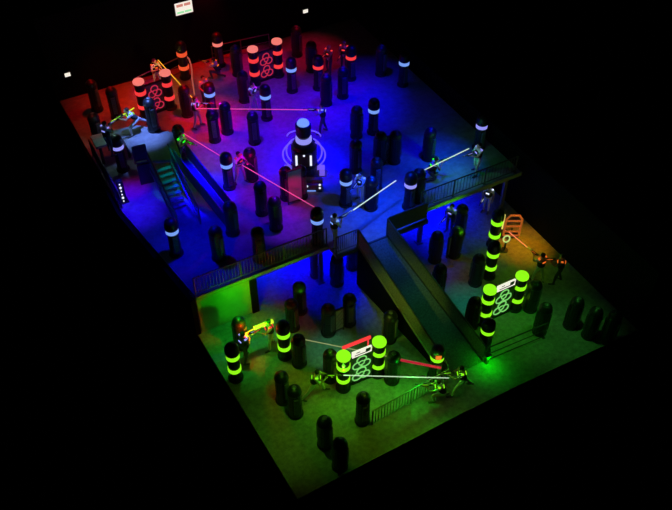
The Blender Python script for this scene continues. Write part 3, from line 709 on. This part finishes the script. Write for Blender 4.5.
# ------------------------------------------------------------------ beams
def beam(a, b, m, label, r=.022):
    a = Vector(a); b = Vector(b)
    tag(put('laser_ray', mk(lambda bm: tube(bm, Vector((0, 0, 0)), b-a, r, n=8), M[m]), None, a), label, 'laser beam', 'laser beams')
beam(MUZ['p1'], k_(449, 378, 1.15), 'L_white', 'low level pale beam between the two lunging players on the green floor', .018)
beam(k_(297, 338, 1.2), k_(440, 367, 1.2), 'L_dim', 'long dim beam slanting across the green floor towards the ramp foot', .02)
beam(k_(393, 358.5, 1.25), k_(441, 368, 1.22), 'L_red', 'short dark red beam ending near the ramp foot', .05)
beam(k_(241, 338, 1.25), k_(256, 330, 1.25), 'L_ygreen', 'thick yellow-green blast, lower left piece', .10)
beam(k_(254, 328.5, 1.4), k_(273, 321, 1.4), 'L_ygreen', 'thick yellow blast, upper right piece', .09)
beam(k_(509, 232, .9), MUZ['p5'], 'L_orange', 'thin orange beam across the orange floor', .022)
beam(MUZ['p7'], k_(396, 180.5, H+1.3), 'L_white', 'pale beam from the deck corner up to the violet-banded pylon', .024)
beam(k_(418, 173, H+1.3), k_(469, 148.5, H+1.3), 'L_white', 'pale beam from the violet-banded pylon to the player at the right of the deck', .022)
beam(k_(183, 133, H+1.3), k_(229.5, 161.5, H+1.3), 'L_pink', 'thin pink beam from the narrow walkway to the pink-lit player', .016)
beam(k_(242, 165, H+1.3), k_(316, 208, H+1.3), 'L_pink', 'pink beam from the pink-lit player down past the red banner', .016)
beam(k_(196, 108.5, H+1.3), k_(321, 110, H+1.3), 'L_pink', 'straight pink beam between the two purple-lit players at the back', .016)
beam(k_(158, 60, H+1.4), k_(193, 98.5, H+1.2), 'L_yellow', 'yellow beam from the player behind the red banner', .022)
beam(k_(134, 108, PZ+1.1), k_(111, 122, PZ+1.1), 'L_ygreen', 'yellow-green beam leaving the left side of the raised platform', .026)
# ------------------------------------------------------------------ lights
BLUE = (.0, .0, 1); VIO = (.22, 0, 1); MAG = (.8, 0, .6); RED = (1, .0, .0); GRN = (.0, 1, .0); YGR = (.3, 1, 0); TEAL = (0, .45, 1); ORG = (1, .38, 0); BLU2 = (0, .02, 1)
def spot(px, py, z, hgt, col, pw, cone=70, off=(0, 0), rad=.08, blend=1.):
    p = P(px, py, z); l = bpy.data.lights.new('spot_lamp', 'SPOT'); l.energy = pw; l.color = col
    l.spot_size = math.radians(cone); l.spot_blend = blend; l.shadow_soft_size = rad
    o = bpy.data.objects.new('spot_lamp', l); COL.objects.link(o)
    o.location = p+Vector((off[0], off[1], hgt)); d = p-o.location
    o.rotation_euler = d.to_track_quat('-Z', 'Y').to_euler()
def point(p, col, pw, rad=.03):
    l = bpy.data.lights.new('point_light', 'POINT'); l.energy = pw; l.color = col; l.shadow_soft_size = rad
    o = bpy.data.objects.new('point_light', l); COL.objects.link(o); o.location = p
LIGHTS = [   # pixel over which the lamp hangs, floor height, lamp height, colour, watts, cone
 (200, 245, 2.3, 5, (0.000, 0.000, 1.000), 812, 70),
 (330, 148, 2.3, 6, (0.000, 0.000, 1.000), 1500, 60),
 (308, 165, 2.3, 4, (0.000, 0.000, 1.000), 3600, 62),
 (350, 108, 2.3, 6, (0.000, 0.000, 1.000), 2400, 62),
 (390, 120, 2.3, 6, (0.000, 0.000, 1.000), 241, 70),
 (368, 82, 2.3, 5, (0.000, 0.000, 1.000), 420, 58),
 (375, 213, 2.3, 5, (0.000, 0.03, 1.000), 1900, 62),
 (395, 205, 2.3, 5, (0.000, 0.046, 1.000), 612, 60),
 (430, 165, 2.3, 5, (0.000, 0.000, 1.000), 1111, 60),
 (130, 208, 2.3, 4, (0.017, 0.000, 1.000), 1367, 55),
 (205, 195, 2.3, 4, (0.003, 0.000, 1.000), 3364, 50),
 (320, 90, 2.3, 6, (1.000, 0.000, 0.299), 40, 60),
 (245, 90, 2.3, 6, (0.004, 0.000, 1.000), 292, 60),
 (290, 110, 2.3, 6, (0.071, 0.000, 1.000), 1305, 65),
 (250, 150, 2.3, 6, (0.053, 0.000, 1.000), 2460, 62),
 (205, 120, 2.3, 5, (1.000, 0.000, 0.005), 1214, 55),
 (250, 200, 2.3, 5, (0.005, 0.000, 1.000), 982, 60),
 (225, 155, 2.3, 5, (1.000, 0.000, 0.007), 242, 45),
 (287, 225, 2.3, 4, (0.140, 0.000, 1.000), 605, 42),
 (296, 205, 2.3, 4, (1.000, 0.000, 0.500), 130, 34),
 (195, 158, 2.3, 4, (1.000, 0.000, 0.005), 63, 36),
 (150, 155, 2.3, 5, (0.14, 0.26, 1.000), 1300, 42),
 (132, 188, 2.3, 3, (1.000, 0.000, 0.300), 60, 36),
 (172, 178, 3, 3, (0.000, 1.000, 1.000), 96, 32),
 (97, 150, 2.3, 4, (1.000, 0.076, 0.062), 62, 40),
 (115, 102, 2.3, 5, (1.000, 0.000, 0.000), 420, 66),
 (130, 115, 2.3, 5, (1.000, 0.000, 0.000), 200, 50),
 (150, 95, 2.3, 5, (1.000, 0.000, 0.000), 380, 56),
 (215, 60, 2.3, 5, (1.000, 0.000, 0.000), 560, 66),
 (190, 75, 2.3, 5, (1.000, 0.000, 0.000), 200, 55),
 (310, 55, 2.3, 5, (1.000, 0.000, 0.060), 330, 55),
 (88, 135, 2.3, 4, (1.000, 0.087, 0.037), 86, 50),
 (265, 64, 2.3, 5, (1.000, 0.0, 0.4), 300, 45),
 (152, 92, 2.3, 4, (1.000, 0.000, 0.450), 130, 36),
 (350, 385, 0, 5, (0.129, 1.000, 0.000), 226, 62),
 (250, 345, 0, 5, (0.006, 1.000, 0.042), 345, 58),
 (450, 395, 0, 5, (1.000, 0.165, 0.428), 12, 62),
 (300, 425, 0, 5, (0.240, 1.000, 0.028), 134, 66),
 (395, 425, 0, 5, (0.428, 1.000, 0.000), 96, 60),
 (510, 325, 0, 4, (0.000, 1.000, 0.000), 87, 62),
 (485, 365, 0, 3, (0.012, 0.428, 1.000), 2, 60),
 (560, 330, 0, 5, (0.120, 1.000, 0.1), 110, 62),
 (465, 300, 0, 3, (0.006, 1.000, 0.718), 64, 50),
 (522, 245, 0, 3.5, (1.000, 0.33, 0.000), 420, 52),
 (528, 262, 0, 3.5, (0.832, 1.000, 0.000), 10, 45),
 (455, 275, 0, 4, (1.000, 0.132, 0.000), 33, 45),
 (395, 262, 1.7, 6, (0.06, 0.45, 0.9), 170, 40),
 (428, 318, 0.6, 6, (0.08, 0.9, 0.3), 120, 40),
 (290, 345, 0, 3, (0.033, 1.000, 0.000), 10, 55),
 (330, 350, 0, 3, (0.142, 1.000, 0.565), 61, 50),
]
for L_ in LIGHTS: spot(*L_)
# washes on the front wall and deck edge
def spot_to(a, b, col, pw, cone):
    l = bpy.data.lights.new('spot_lamp', 'SPOT'); l.energy = pw; l.color = col; l.spot_size = math.radians(cone); l.spot_blend = 1; l.shadow_soft_size = .08
    o = bpy.data.objects.new('spot_lamp', l); COL.objects.link(o); o.location = a; o.rotation_euler = (Vector(b)-Vector(a)).to_track_quat('-Z', 'Y').to_euler()
spot_to((7.0, 18.2, 2.0), (6.6, 20.8, 1.3), GRN, 190, 84)
spot_to((9.0, 18.6, 1.5), (9.0, 20.7, 2.15), (.1, 1, 0), 60, 60); spot_to((6.6, 18.6, 1.5), (6.6, 20.7, 2.15), (.1, 1, 0), 60, 60)
spot_to((16.8, 18.9, 1.6), (16.8, 20.7, 2.15), (.12, 1, 0), 110, 66); spot_to((18.6, 18.9, 1.6), (18.6, 20.7, 2.15), (.2, 1, 0), 60, 60)
# blue lamps under the deck, aimed down and back
for (x, y), e in (((7.9, 22.6), 90), ((9.6, 22.4), 430), ((11.4, 22.3), 900), ((13.2, 22.2), 700), ((16.6, 22.3), 900), ((18.3, 22.3), 380)):
    spot_to((x, y, 2.05), (x, y+.25, 0), BLUE, e, 110)
for a, b, e, cn in (((12.0, 20.95, 2.05), (11.8, 19.8, 0), 330, 70), ((10.2, 20.95, 2.05), (10.2, 20.4, 0), 150, 64), ((16.4, 20.95, 2.05), (16.4, 20.5, 0), 200, 66), ((18.2, 20.95, 2.05), (18.3, 20.5, 0), 80, 62)):
    spot_to(a, b, BLUE, e, cn)
spot_to((8.5, 15.0, 4.5), (12.1, 17.3, 1.6), (.5, .9, .05), 330, 42)
rbp = P(295, 203, H); spot_to(rbp+Vector((-1.4, -2.0, 2.2)), rbp+Vector((0, 0, .9)), (1, .0, .15), 200, 30)
spot_to((9.3, 16.2, 4.2), (8.6, 18.6, 1.2), (1, .03, 0), 70, 34)
point((14.35, 13.75, .45), GRN, 18)
for key, col, e in (('p15', (1, 0, .25), 25), ('p14', (.5, 0, 1), 25), ('p16', (.8, 0, .8), 18), ('p22', (0, 1, .1), 12), ('p12', (.1, 1, 0), 8), ('p3', (1, .05, 0), 40), ('p2b', (0, 1, .02), 30), ('p1', (.15, 1, .02), 12), ('p2', (.15, 1, .02), 12), ('p5', (.2, 1, .0), 10), ('p10', (.5, 1, .9), 10), ('p11', (1, .7, .1), 16), ('p7', (.3, .6, 1), 12), ('p8', (.3, .6, .8), 10)):
    point(MUZ[key]+Vector((0, 0, .25)), col, e)  # fill lights added above the muzzles to brighten the players; no fixture there
S.cycles.use_denoising = True
S.cycles.max_bounces = 4
S.cycles.sample_clamp_indirect = 3
